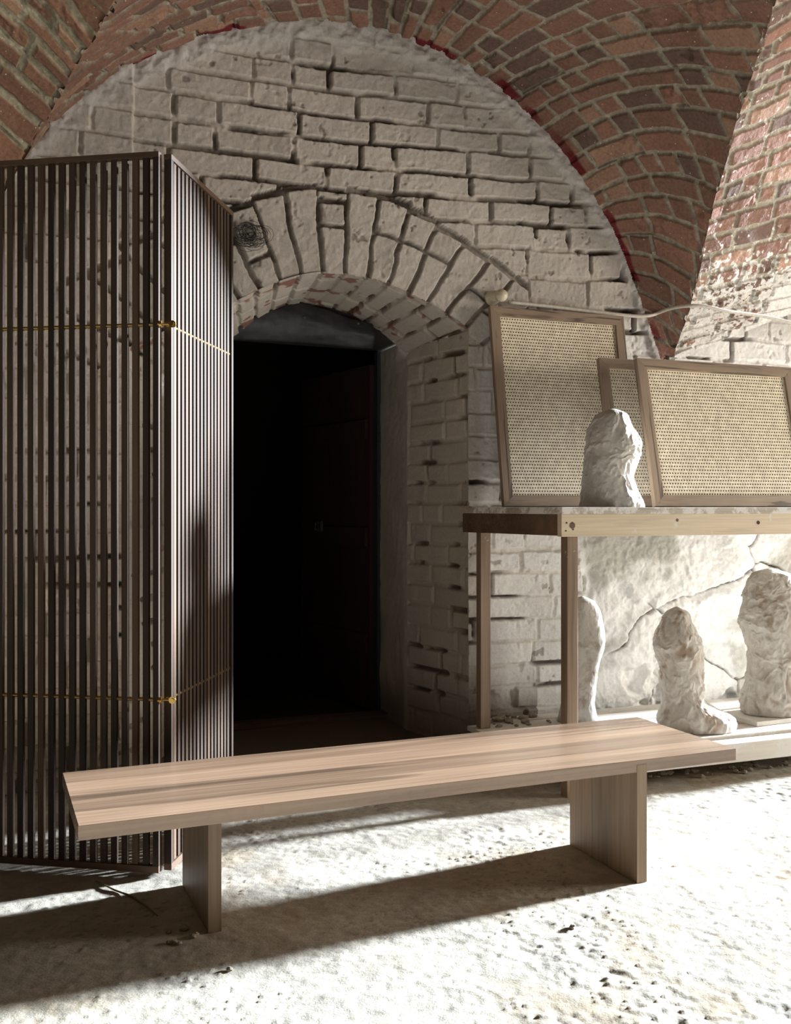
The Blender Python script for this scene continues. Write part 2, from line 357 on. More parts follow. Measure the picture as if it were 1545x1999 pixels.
    c = mix3(c, col(.40, .33, .26), (1-face)*(1-bare)*.45*sst(-.2, .2, fbm2(U*9, Z*9, 3, 57))*(1-stonem))
    c = mix3(c, col(.10, .07, .05), chips*.55*(1-stonem)*(hsh(key, 8) > .5))
    lw = sst(UL+.02, UL-.03, U)*sst(2.35, 2.0, Z); c = mix3(c, c/base*col(.66, .57, .45), lw*.9)
    # limewash below the table and to the right, made paler for grazing light there
    br = sst(.03, .12, U)*(1-sst(1.9, 2.1, Z))
    c = mix3(c, c/base*col(.90, .88, .84), br*.95)
    sc_ = np.ones(U.shape+(3,))*col(.88, .87, .84); sc_ *= (1+.10*fbm2(U*7, Z*7, 4, 66))[..., None]
    sc_ = mix3(sc_, col(.40, .38, .32), sst(.05, .45, fbm2(U*4, Z*4, 4, 67))*.75); crk = sst(-.1, .35, fbm2(U*3+4, Z*3, 3, 68)); sc_ = mix3(sc_, col(.16, .13, .10), (1-sface)*crk*.9)
    c = mix3(c, sc_, stonem)
    c = mix3(c, col(.53, .50, .475), fil*.8)
    # dark brown low down left of the table, deepening towards the foot
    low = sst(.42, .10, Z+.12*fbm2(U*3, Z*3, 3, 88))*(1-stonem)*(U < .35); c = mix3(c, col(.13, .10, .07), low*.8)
    top_r = np.array(sorted(wall_at(*p) for p in [(1308, 700), (1470, 630), (1560, 508), (1670, 370), (1770, 220), (1900, 40), (2020, -150)]))
    keep = (Z < lunz(U)+.03) & (U < uF+.02) | (U >= uF) & (Z < np.interp(U, top_r[:, 0], top_r[:, 1])+.02)
    open_ = (U > UL+.006) & (U < UR-.006) & (Z < archz(U)-.006)
    keep &= ~open_
    P = wall_pt(U, Z)+np.stack([WN[0]*hgt, WN[1]*hgt, 0*hgt], -1)
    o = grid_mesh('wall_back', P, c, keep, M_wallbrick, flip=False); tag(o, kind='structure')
build_wall()

# ------------------------------------------------------------------ doorway reveal (splayed brick), plaster jambs, passage
def reveal():
    RB = np.array([.057, 4.91]); LBo = W0+UL*WD; LB = LBo+np.array([.19, .42]); LB = LBo+(-WN)*.40+WD*.20
    n = 520; m_ = 110
    us = np.linspace(UL, UR, 300)
    # path: up the left side, over the arch, down the right side
    def path(u0, u1, zf, p0, p1, zdrop):
        a = [(p0, z) for z in np.linspace(-.06, zf(u0), 170)[:-1]]
        b = [(p0+(p1-p0)*(u-u0)/(u1-u0), zf(u)-zdrop) for u in us]
        c = [(p1, z) for z in np.linspace(zf(u1), -.06, 170)[1:]]
        return np.array([(q[0], q[1], z) for q, z in a+b+c])
    A = path(UL, UR, archz, LBo, W0, 0.); B = path(UL, UR, archz, LB, RB, .055)
    # resample evenly
    L = np.r_[0, np.cumsum(np.linalg.norm(np.diff(A, axis=0), axis=1))]; t = np.linspace(0, L[-1], 1150)
    A = np.stack([np.interp(t, L, A[:, k]) for k in range(3)], 1); B = np.stack([np.interp(t, L, B[:, k]) for k in range(3)], 1)
    s = np.linspace(0, 1, 90)
    P = A[None]*(1-s[:, None, None])+B[None]*s[:, None, None]
    depth = s[:, None]*.50+0*t[None]; T = t[None]+0*depth
    zr = L[-1]
    ins, key, row = course_bricks(depth+20, T+0.015*np.sin(T*3), (zr % .1), .1005, (.30, .16, .27), 23, joint=.006, r=.014)
    face = sst(-.001, .010, ins); openm = sst(.0, .4, fbm2(depth*8, T*4, 3, 12))*.9
    h = (-.008-.022*openm)*(1-face)+(.003*fbm2(depth*20, T*20, 4, 3)+(hsh(key, 4)-.5)*.006)*face
    edge = np.minimum(1, np.minimum(s[:, None]/.04, (1-s[:, None])/.03)); h = h*edge
    c = np.ones(P.shape)*col(.48, .43, .37); c *= (1+.10*(hsh(key, 5)-.5)+.08*fbm2(depth*3, T*3, 3, 4))[..., None]
    c = mix3(c, col(.12, .075, .055), (1-face)*openm)
    isarch = (T > 1.72) & (T < zr-1.9)
    c = mix3(c, col(.20, .06, .045), isarch*sst(.35, .45, fbm2(depth*14, T*9, 3, 44))*.8)
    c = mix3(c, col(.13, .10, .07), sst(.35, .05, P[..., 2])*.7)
    Nn = gnormals(P); ctr = np.array([(-.3), 4.4, 1.0]); sgn = np.sign(np.sum(Nn*(ctr-P), -1, keepdims=True)); Nn = Nn*sgn
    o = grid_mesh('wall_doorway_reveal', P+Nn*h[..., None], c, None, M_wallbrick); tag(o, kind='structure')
    # plaster jamb strips deeper in, straight through the wall
    for side, p in ((1, RB), (-1, LB)):
        q0 = p; q1 = np.array([-.0885, 5.3]) if side == 1 else LB-WN*.40+WD*.05
        zz = np.arange(-.06, 1.93, .012); ss = np.linspace(0, 1, 36); S, Zg = np.meshgrid(ss, zz)
        Pj = np.stack([q0[0]+(q1-q0)[0]*S, q0[1]+(q1-q0)[1]*S, Zg], -1); n_ = np.array([-(q1-q0)[1], (q1-q0)[0]]); n_ = n_/np.linalg.norm(n_)*(1 if side == 1 else -1)
        hh = (.008*fbm2(S*3, Zg*5, 4, 5)+.004*fbm2(S*14, Zg*30, 3, 9))*np.minimum(1, S/.08)
        # worn edge with a rubbed strip
        cj = np.ones(Pj.shape)*col(.46, .415, .35); cj *= (1+.15*fbm2(S*4, Zg*6, 4, 6))[..., None]
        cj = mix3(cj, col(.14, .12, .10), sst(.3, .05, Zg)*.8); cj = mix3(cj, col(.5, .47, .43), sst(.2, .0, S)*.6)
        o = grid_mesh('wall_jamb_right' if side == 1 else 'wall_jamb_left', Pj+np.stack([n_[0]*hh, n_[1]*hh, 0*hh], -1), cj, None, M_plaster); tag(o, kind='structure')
    # flat lintel soffit over the jambs, and the tunnel end plate round the opening behind
    jr = np.array([-.0885, 5.3]); jl = LB-WN*.40+WD*.05
    bm = bmesh.new()
    def quad(*ps): bm.faces.new([bm.verts.new(p) for p in ps])
    zt = 1.93
    lint_pts = [(RB[0]+.02, RB[1], zt), (jr[0]+.02, jr[1], zt), (jl[0]-.02, jl[1], zt), (LB[0]-.02, LB[1], zt)]
    quad(*lint_pts); quad(*[(x, y, z+.35) for x, y, z in lint_pts])
    for a, b in ((0, 3), (1, 2), (0, 1), (2, 3)): quad(lint_pts[a], lint_pts[b], (lint_pts[b][0], lint_pts[b][1], zt+.35), (lint_pts[a][0], lint_pts[a][1], zt+.35))
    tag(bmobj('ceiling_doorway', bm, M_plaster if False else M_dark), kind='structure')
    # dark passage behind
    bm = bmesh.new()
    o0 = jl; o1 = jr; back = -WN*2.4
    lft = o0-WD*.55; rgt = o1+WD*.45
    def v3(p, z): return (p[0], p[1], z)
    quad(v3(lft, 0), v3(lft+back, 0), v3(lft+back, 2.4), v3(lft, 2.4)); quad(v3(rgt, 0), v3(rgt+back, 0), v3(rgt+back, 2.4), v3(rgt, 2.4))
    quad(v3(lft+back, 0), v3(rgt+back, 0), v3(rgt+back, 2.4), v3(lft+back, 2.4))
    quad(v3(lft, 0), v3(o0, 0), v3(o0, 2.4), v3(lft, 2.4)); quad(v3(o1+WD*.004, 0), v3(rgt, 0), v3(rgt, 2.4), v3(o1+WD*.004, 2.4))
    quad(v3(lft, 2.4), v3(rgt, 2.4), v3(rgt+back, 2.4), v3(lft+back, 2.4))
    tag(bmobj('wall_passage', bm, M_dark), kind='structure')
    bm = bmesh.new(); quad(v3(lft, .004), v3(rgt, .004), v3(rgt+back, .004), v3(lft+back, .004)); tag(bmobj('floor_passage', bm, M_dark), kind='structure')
    # door leaf standing open inside, against the right wall of the passage
    ang = math.atan2(-WN[1], -WN[0])+math.radians(12)
    dr = empty('door_1', (jr[0]-.03, jr[1]+.02, .02), ang, kind='structure')
    box('door_leaf', .0, .80, -.02, .02, 0, 1.84, M_doorred, dr)
    for z in (.35, .92, 1.5): box('door_batten', .03, .77, .02, .035, z-.05, z+.05, M_doorred, dr)
    bm = bmesh.new(); add_box(bm, .50, .56, .035, .05, .94, 1.0); tube(bm, [(.50, .055, .95), (.50, .085, .95), (.50, .085, .99), (.50, .055, .99)], .006, 8); bmobj('latch', bm, M_steel, dr)
    fr = empty('trim_1', (jr[0]-.006, jr[1], 0), math.radians(20.5), kind='structure')
    box('door_frame', -.012, .006, -.03, .02, 0, 1.93, M_frameblue, fr)
    th = empty('trim_2', (jl[0], jl[1], 0), math.radians(20.5), kind='structure')
    wj = float(np.linalg.norm(jr-jl)); box('threshold', -.02, wj, -.03, .05, -.01, .03, M_pine_dark, th)
    return RB, LB
RB, LB = reveal()

# ------------------------------------------------------------------ brick vault
def bary(px_list, n, it=2): return smooth_curve([tuple(px(*p)) for p in px_list], n, it)
def raw_brick_cols(key, U, V, face, seed):
    h1 = hsh(key, seed); h2 = hsh(key, seed+1)
    a = col(.285, .150, .105); b = col(.225, .122, .088); d = col(.165, .102, .080); e = col(.35, .205, .14)
    c = mix3(np.ones(U.shape+(3,))*a, b, sst(.25, .75, h1)); c = mix3(c, d, (h2 > .82)*1.); c = mix3(c, e, (h2 < .14)*1.)
    c = c*.84; c *= (1+.14*fbm2(U*16, V*16, 4, seed+3))[..., None]
    mo = np.ones(U.shape+(3,))*col(.30, .26, .20); mo *= (1+.28*fbm2(U*40, V*40, 3, seed+4))[..., None]
    return c, mo
def vault(name, A, B, nrow, nt, ns, seed, brick=.235, bulge=.0, white=None, swap=None, mirror_flip=False, scol=None, mort=.0078, red=False):
    """loft between edge curves A and B (n,3), rows of bricks run from A to B"""
    t = np.linspace(0, 1, nt); s = np.linspace(0, 1, ns)
    def rs(K): k = np.linspace(0, 1, len(K)); return np.stack([np.interp(t, k, K[:, i]) for i in range(3)], 1)
    A = rs(A); B = rs(B); P = A[None]*(1-s[:, None, None])+B[None]*s[:, None, None]
    if bulge is not None:
        bl = bulge(t) if callable(bulge) else bulge+0*t
        P[..., 2] += (4*s*(1-s))[:, None]*bl[None]
    dL = np.linalg.norm(np.diff(P, axis=0), axis=-1); Lr = np.vstack([np.zeros((1, nt)), np.cumsum(dL, 0)])
    dT = np.linalg.norm(np.gradient(P, axis=1), axis=-1)*nt
    T = t[None]+0*Lr
    wv = fbm2(Lr*6, T*nrow*.6, 3, seed)*.10
    R = T*nrow+wv; row = np.floor(R).astype(int); fr = R-row; rh = dT/nrow
    x = Lr+.008*fbm2(Lr*7, T*nrow*.8, 2, seed+2)+hsh(row, seed+7)*brick
    bl_ = brick*(.85+.35*hsh(row, seed+8)); k = np.floor(x/bl_); fx = x/bl_-k
    half = hsh(k*31+row*77, seed) > .70; fx2 = np.where(half, (fx*2) % 1, fx); k2 = np.where(half, k*2+(fx > .5), k*2+.37*0+1000); bx = np.where(half, bl_/2, bl_)
    key = k2*53+row*911+seed
    dx = np.minimum(fx2, 1-fx2)*bx; dy = np.minimum(fr, 1-fr)*rh
    if swap is not None:
        # left shoulder: bricks laid along the arch instead
        Tm = np.cumsum(np.linalg.norm(np.gradient(P, axis=1), axis=-1), 1); rw = .088
        R2 = Lr/rw+.1*fbm2(Tm*5, Lr*8, 3, 6); r2 = np.floor(R2).astype(int); f2 = R2-r2; x2 = Tm+.5*hsh(r2, 3)*.3; k3 = np.floor(x2/.17); f3 = x2/.17-k3
        m = T < swap; dx = np.where(m, np.minimum(f3, 1-f3)*.17, dx); dy = np.where(m, np.minimum(f2, 1-f2)*rw, dy); key = np.where(m, k3*57+r2*913+5, key)
    r_ = .012; a = np.clip(r_-dx, 0, None); b = np.clip(r_-dy, 0, None); ins = np.where((a > 0) & (b > 0), r_-np.hypot(a, b), np.minimum(dx, dy))-mort+.004*fbm2(Lr*25, T*nrow*2.5, 3, seed+6)
    face = sst(-.002, .008, ins)
    U = Lr; V = T*nrow*.09
    h = (-.012+.006*fbm2(U*35, V*35, 3, seed+9))*(1-face)+((hsh(key, seed+11)-.5)*.012+.004*fbm2(U*14, V*14, 4, seed+12))*face
    # a few crumbled faces
    crumb = (hsh(key, seed+15) > .80)*sst(-.1, .4, fbm2(U*12, V*12, 3, seed+16)); h -= crumb*.014
    c, mo = raw_brick_cols(key, U, V, face, seed+20); c = mix3(mo, c, face)
    if red: c = mix3(c, col(.13, .016, .018), sst(.055, .04, Lr+.02*fbm2(T*nrow*.7, T*0+3, 2, 5))*sst(.0, .18, fbm2(T*nrow*.45, T*0, 3, 8)))
    if scol is not None: c = c*scol
    dirt = sst(.0, .5, fbm2(U*3, V*3, 4, seed+30)); c = c*(1-.15*dirt)[..., None]
    if white is not None:
        wm = white(P, U, V); c = mix3(c, col(.80, .77, .72), wm)
    Nn = gnormals(P); ctr = np.array([.3, 3.0, 1.0]); sg = np.sign(np.sum(Nn*(ctr-P), -1, keepdims=True)); Nn = Nn*sg
    o = grid_mesh(name, P+Nn*h[..., None], c, None, M_vault); tag(o, kind='structure')
    return P
# unseen beam added far off to the right to cut the sun off high up
bm = bmesh.new(); wc = Vector((1.7, 4.4))+Vector(SUN_AZ)*6.2; sdv = Vector((-SUN_AZ[1], SUN_AZ[0]))
Mw = Matrix.Translation((wc.x, wc.y, 0)) @ Matrix.Rotation(math.atan2(sdv.y, sdv.x), 4, 'Z')
add_box(bm, -12, 12, -.15, .15, 4.22, 7.5, Mw); tag(bmobj('sun_blocker', bm, plain('sun_blocker_grey', (.5, .46, .4), .9)), kind='structure')
# edge on the wall and the ridge lines in front of it, row end by row end
def wl(x, y):
    u, z = wall_at(x, y); p = wall_pt(np.array(u), np.array(z), 0.0); return (float(p[0]), float(p[1]), float(p[2]))
A_px = [(-60, 470), (0, 370), (60, 290), (130, 218), (190, 174), (258, 131), (330, 99), (420, 70), (520, 52), (640, 46), (745, 62), (800, 80), (875, 112), (940, 150), (1010, 205), (1075, 275), (1139, 360), (1180, 425), (1211, 492), (1245, 585), (1290, 705)]
B_pt = [(-75, 500, 3.64), (-20, 420, 3.72), (50, 312, 3.78), (96, 225, 3.72), (126, 168, 3.62), (155, 118, 3.54), (181, 78, 3.45), (227, 10, 3.28), (285, -110, 3.05), (480, -330, 2.85), (820, -520, 2.75), (1180, -420, 2.85), (1420, -180, 3.05), (1520, -10, 3.55), (1478, 120, 3.82), (1446, 214, 4.0), (1412, 337, 4.28), (1382, 440, 4.5), (1361, 555, 4.72), (1335, 640, 4.84), (1312, 705, 4.88)]
A_c = smooth_curve([wl(*p) for p in A_px], 300, 1); B_c = smooth_curve([tuple(px(*p)) for p in B_pt], 300, 1)
# keep row ends matched: resample both per control index rather than by length
def by_index(pts, n):
    pts = np.array(pts, float); k = np.linspace(0, 1, len(pts)); t = np.linspace(0, 1, n)
    out = np.stack([np.interp(t, k, pts[:, i]) for i in range(3)], 1)
    ker = np.ones(15)/15; pad = np.pad(out, ((7, 7), (0, 0)), mode='edge'); sm = np.stack([np.convolve(pad[:, i], ker, 'valid') for i in range(3)], 1)
    sm[0] = out[0]; sm[-1] = out[-1]; return sm
A_c = by_index([wl(*p) for p in A_px], 400); B_c = by_index([tuple(px(*p)) for p in B_pt], 400)
def white_none(P, U, V): return 0*U
vault('ceiling', A_c, B_c, 49, 1700, 440, 3, brick=.215, red=True, bulge=lambda t: .10*sst(.2, .5, t)*(1-sst(.75, 1, t)), swap=.40)
# right-hand bay: mirror of the same wall line about the springing point
iF = int(400*.62)
uFm = wall_at(1312, 705)[0]
def mir(p):
    d = np.array([p[0]-W0[0], p[1]-W0[1]]); u = d@WD; o = d@WN; u2 = 2*uFm-u; q = W0+WD*u2+WN*o; return (q[0], q[1], p[2])
AR_pt = [(1900, -420, 3.5), (1800, -210, 3.85), (1790, -60, 4.1), (1780, 70, 4.3), (1770, 190, 4.6), (1765, 325, 4.95), (1750, 470, 5.33), (1640, 575, 5.22), (1312, 705, 4.88)]
ART = [(1620, -200, 3.2)]+B_pt[-8:]
Am = by_index([tuple(px(*p)) for p in AR_pt], 300); Bg = by_index([tuple(px(*p)) for p in ART], 300)
def white_r(P, U, V):
    z = P[..., 2]; d = np.stack([P[..., 0]-W0[0], P[..., 1]-W0[1]], -1); u = d@WD
    lim = zF+.02+.38*np.clip(u-uFm, 0, .47)+1.25*np.clip(u-uFm-.47, 0, .5)
    n = fbm2(U*5, V*5, 4, 3)*.10
    solid = sst(.012, -.012, z-lim-n*.5)
    spl = sst(.50, .60, .5+fbm2(U*42, V*42, 5, 5, .6)*.75+.55*sst(.55, 0, z-lim+.3*fbm2(U*4, V*4, 3, 6))-.33)
    return np.clip(solid+spl*.85, 0, 1)
vault('ceiling_right', Bg, Am, 26, 900, 460, 9, bulge=.0, white=white_r, brick=.23, mort=.010, scol=col(1.35, 1.4, 1.45))
# left-hand vault beyond the left ridge, running forward and outward
BL = B_c[:int(400*.47)]
OL_pt = [(-480, 250, 3.2), (-440, 150, 3.12), (-340, 30, 3.05), (-270, -60, 3.0), (-215, -140, 2.93), (-170, -200, 2.86), (-130, -250, 2.8), (-60, -330, 2.7), (60, -450, 2.6), (300, -620, 2.6)]
OL = by_index([tuple(px(*p)) for p in OL_pt], 200)
vault('ceiling_left', BL, OL, 17, 800, 300, 15, bulge=.02, brick=.30, mort=.013, scol=col(1.3, 1.3, 1.2))

# ------------------------------------------------------------------ floor
def build_floor():
    xs = np.concatenate([np.arange(-5, -1.9, .06), np.arange(-1.9, 2.1, .0062), np.arange(2.1, 6.5, .06)])
    ys = np.concatenate([np.arange(-1.5, 1.9, .06), np.arange(1.9, 4.3, .0062), np.arange(4.3, 7.8, .03)])
    X, Y = np.meshgrid(xs, ys)
    f1, f2, cid = worley(X*44, Y*44, 4)
    clod = (hsh(cid, 5) > .80)*np.clip(.35-f1, 0, 1)*sst(-.1, .3, fbm2(X*2.3, Y*2.3, 3, 33))
    z = .0035*fbm2(X*1.6, Y*1.6, 3, 1)+.0028*fbm2(X*9, Y*9, 4, 2)+.0016*fbm2(X*45, Y*45, 3, 3)+clod*.013
    scar = sst(.30, .42, fbm2(X*2.6+3, Y*3.6, 4, 12)); z += scar*.0035*fbm2(X*40, Y*40, 3, 13)
    dust = .25+.75*sst(-.7, -.12, fbm2(X*3.2, Y*3.2, 5, 21)+.15*fbm2(X*50, Y*50, 2, 22))
    c = mix3(np.ones(X.shape+(3,))*col(.40, .31, .20), col(.46, .415, .34), dust)
    c *= (1+.20*fbm2(X*34, Y*34, 4, 28)+.16*fbm2(X*5, Y*5, 3, 29))[..., None]
    pit = sst(.36, .46, fbm2(X*75, Y*60, 3, 25))*sst(-.3, .3, fbm2(X*3, Y*3, 3, 26)); c = mix3(c, col(.25, .20, .15), pit*.6); z -= pit*.0012
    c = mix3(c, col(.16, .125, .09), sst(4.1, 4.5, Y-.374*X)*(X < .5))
    z = z*(1-(np.hypot(X, Y-3) > 4))
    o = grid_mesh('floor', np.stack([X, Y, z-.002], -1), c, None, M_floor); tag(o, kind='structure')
build_floor()

# ------------------------------------------------------------------ bench
BA = math.radians(22.5)
def bench():
    o = empty('bench', (-.738, 2.312, 0), BA, label='long low walnut bench with two slab legs standing on the dusty floor', cat='bench')
    W, Lb, T, Hb = .50, 1.93, .036, .36
    box('seat', 0, Lb, 0, W, Hb-T, Hb, M_bench_top, o, .0015)
    a = box('leg', .333, .368, W-.36, W-.001, .0, Hb-T+.006, M_bench_leg, o, .001)
    b = box('leg', 1.563, 1.598, -.0012, .36, .0, Hb-T+.022, M_bench_leg, o, .001)
    return o
bench()

# ------------------------------------------------------------------ folding screen
def screen():
    p0 = Vector((-.704, 2.956)); q0 = Vector((-.671, 2.98))
    root = empty('folding_screen', (p0.x, p0.y, 0), 0, label='tall dark walnut folding screen of thin vertical slats with brass rods', cat='folding screen')
    Zt = 2.158; n = 17; pitch = .0338; sw = .0185; dp = .024
    for nm, org, ang, side in (('left', p0, math.atan2(.084, -.505), 1), ('right', q0, math.atan2(.568, .0875), -1)):
        # local x runs away from the hinge; thickness goes to the far side of the camera
        M = Matrix.Translation((org.x-p0.x, org.y-p0.y, 0)) @ Matrix.Rotation(ang, 4, 'Z')
        Ln = pitch*n+sw
        y0, y1 = (-dp, 0) if side == 1 else (0, dp)
        for z0_, z1_ in ((Zt-.016, Zt), (.012, .032)):
            rl = box('rail', 0, Ln, y0, y1, z0_, z1_, M_rail, root, .001); rl.matrix_local = M
        ym = (y0+y1)/2
        for k in range(n+1):
            x = k*pitch; post = k in (0, n)
            s = box('post' if post else 'slat', x, x+sw, y0+.0005 if post else ym-.0068, y1-.0005 if post else ym+.0068, .032, Zt-.016, M_slats[0 if post else (0, 2, 1, 0, 2, 3, 0, 1, 2)[(k*5+(4 if side > 0 else 0)) % 9]], root, .0008); s.matrix_local = M
        for z in (1.645, .526):
            bm = bmesh.new(); tube(bm, [(-.001, ym, z), (Ln, ym, z)], .0060, 14); rd = bmobj('rod', bm, M_brass, root, smooth=False); rd.matrix_local = M
    for z in (1.645, .526):
        bm = bmesh.new()
        a = Vector((.002, .010, z)); b = Vector((.028, .010, z))
        tube(bm, [a, b], .004, 12)
        for c_, ax in ((Vector((.004, .006, z)), Vector((1, .1, 0))), (Vector((.040, .006, z)), Vector((.1, 1, 0)))):
            ax = ax.normalized(); tube(bm, [c_-ax*.004, c_+ax*.004], .0105, 20); tube(bm, [c_+ax*.004-ax*.012, c_+ax*.004], .006, 12)
        bmobj('hinge', bm, M_brass, root)
screen()

# ------------------------------------------------------------------ worktable with its cane panels
TA = Vector((.622, 3.717)); TD = Vector((math.cos(math.radians(20.9)), math.sin(math.radians(20.9)))); TL = 1.75
TB = Vector((.287, 4.30))
def table():
    o = empty('worktable', (TA.x, TA.y, 0), math.radians(20.9), label='tall rough pine worktable with a dusty plank top against the white wall', cat='table')
    R = Matrix.Rotation(-math.radians(20.9), 2)
    lb = R @ (TB-TA)                                # rear left corner in table space
    top = 1.099
    prism('tabletop', [(0, 0), (TL, 0), (TL, lb.y), (lb.x, lb.y)], top-.025, top, M_top, o, .002)
    tag(box('front_apron', 0, TL, .004, .034, top-.110, top-.0255, M_pine, o, .002), label='pale pine front board with knots and screw holes')
    # left apron
    d = lb.normalized(); n = Vector((d.y, -d.x)); L = lb.length
    a0 = Vector((0, .034))+d*.0; st = a0-n*-.004
    pts = [Vector((.004, .0345)), d*L+Vector((.004, 0)), d*L+n*.03, Vector((.034, .0345))]
    ap = prism('side_apron', [(v.x, v.y) for v in pts], top-.107, top-.0255, M_pine_dark, o, .001)
    tag(ap, label='dark stained end board with a patch of pale plaster')
    for k, (x, z, r) in enumerate(((.022, -.058, .0032), (.019, -.088, .0030), (.047, -.058-.0, .0032), (.050, -.083, .0030), (1.13*.81, -.062, .0075))):
        bm = bmesh.new(); tube(bm, [(x, .0025, top+z+.02*0), (x, .0052, top+z)], r, 14); bmobj('screw_hole' if k < 4 else 'drilled_hole', bm, M_hole, o)
    bm = bmesh.new(); tube(bm, [(.047, .0030, top-.068), (.047, .0050, top-.068)], .012, 18); bmobj('knot', bm, M_knot, o)
    bm = bmesh.new(); tube(bm, [(.52, .0030, top-.050), (.52, .0050, top-.050)], .006, 14); bmobj('knot', bm, M_knot, o)
    fl = R @ (Vector((.650, 3.80))-TA); s = .044
    box('leg', fl.x-.012, fl.x-.012+.047, .036, .036+.047, -.004, top-.0255, M_post, o, .002)
    rl = R @ (Vector((.377, 4.27))-TA)
    box('leg', rl.x-.012, rl.x-.012+.047, rl.y, rl.y+.045, .151, top-.0255, M_post, o, .002)
    box('leg', TL-.09, TL-.045, .036, .08, .151, top-.0255, M_post, o, .002)
    box('leg', TL-.09, TL-.045, lb.y-.08, lb.y-.035, .151, top-.0255, M_post, o, .002)
    return o
table()

def cane_panel(BLx, BLd, w_, h_, lean_l, label, seed):
    X = (BLx-CX)/F*BLd
    th = math.asin(lean_l/h_)
    o = empty('cane_panel', (X, BLd, 1.1045), math.radians(20.9), label=label, cat='cane panel', group='framed cane panels leaning on the worktable')
    o.rotation_euler = (Matrix.Rotation(math.radians(20.9), 4, 'Z') @ Matrix.Rotation(-th, 4, 'X')).to_euler()
    fw, dt = .046, .024
    # mitred rails
    def stile(name, pts, m):
        bm = bmesh.new(); a = [bm.verts.new((x, 0, z)) for x, z in pts]; b = [bm.verts.new((x, dt, z)) for x, z in pts]
        bm.faces.new(a); bm.faces.new(b[::-1])
        for i in range(4): bm.faces.new((a[i], b[i], b[(i+1) % 4], a[(i+1) % 4]))
        return bmobj(name, bm, m, o, bev=.0012)
    stile('stile', [(0, 0), (fw, fw), (fw, h_-fw), (0, h_)], M_oak_v); stile('stile', [(w_, 0), (w_, h_), (w_-fw, h_-fw), (w_-fw, fw)], M_oak_v)
    stile('rail', [(0, 0), (w_, 0), (w_-fw, fw), (fw, fw)], M_oak_h); stile('rail', [(0, h_), (fw, h_-fw), (w_-fw, h_-fw), (w_, h_)], M_oak_h)
    # woven webbing with real openings, staggered row by row
    pxh, pz, r = .0133, .0148, .0034; bm = bmesh.new()
    nx = int((w_-2*fw)/pxh)+1; nz = int(round((h_-2*fw)/pz)); x_end = w_-fw+.001; yb = .012; pz = (h_-2*fw)/nz
    V = []; Fc = []
    for j in range(nz):
        off = 0 if j % 2 else pxh/2; z0 = fw+j*pz; z1 = z0+pz
        for i in range(-1, nx+1):
            x0 = fw+i*pxh+off; x1 = x0+pxh
            a = max(x0, fw-.001); b = min(x1, x_end)
            if b-a < .001: continue
            base = len(V)
            if x0 < fw-.001 or x1 > x_end:
                V += [(a, yb, z0), (b, yb, z0), (b, yb, z1), (a, yb, z1)]; Fc.append((base, base+1, base+2, base+3)); continue
            cx, cz = (x0+x1)/2, (z0+z1)/2; yy = yb
            V += [(x0, yb, z0), (cx, yy, z0), (x1, yb, z0), (x1, yy, cz), (x1, yb, z1), (cx, yy, z1), (x0, yb, z1), (x0, yy, cz)]
            for k in range(8):
                an = math.radians(-135+45*k); V.append((cx+r*math.cos(an), yb-.0006, cz+r*math.sin(an)))
            for k in range(8): Fc.append((base+k, base+(k+1) % 8, base+8+(k+1) % 8, base+8+k))
    me = bpy.data.meshes.new('webbing'); me.from_pydata(V, [], Fc); me.update()
    tag(box('shade_sheet', fw-.004, w_-fw+.004, .0185, .0215, fw-.004, h_-fw+.004, M_cane_shade, o, 0), label='added dark sheet in place of the shade behind the cane openings')  # added sheet, its dark colour paints the shade seen through the holes
    wb = link('webbing', me, M_cane, o); md = wb.modifiers.new('thickness', 'SOLIDIFY'); md.thickness = .0016; md.offset = 1
    return o
cane_panel(985, 4.325, .70, .908, .137, 'tallest square cane panel in an oak frame, leftmost on the worktable', 1)
cane_panel(1204, 4.20, .82, .660, .134, 'cane panel mostly hidden behind the frontmost wide cane panel', 2)
cane_panel(1281, 4.06, .822, .638, .134, 'frontmost wide cane panel in an oak frame, right end of the worktable', 3)

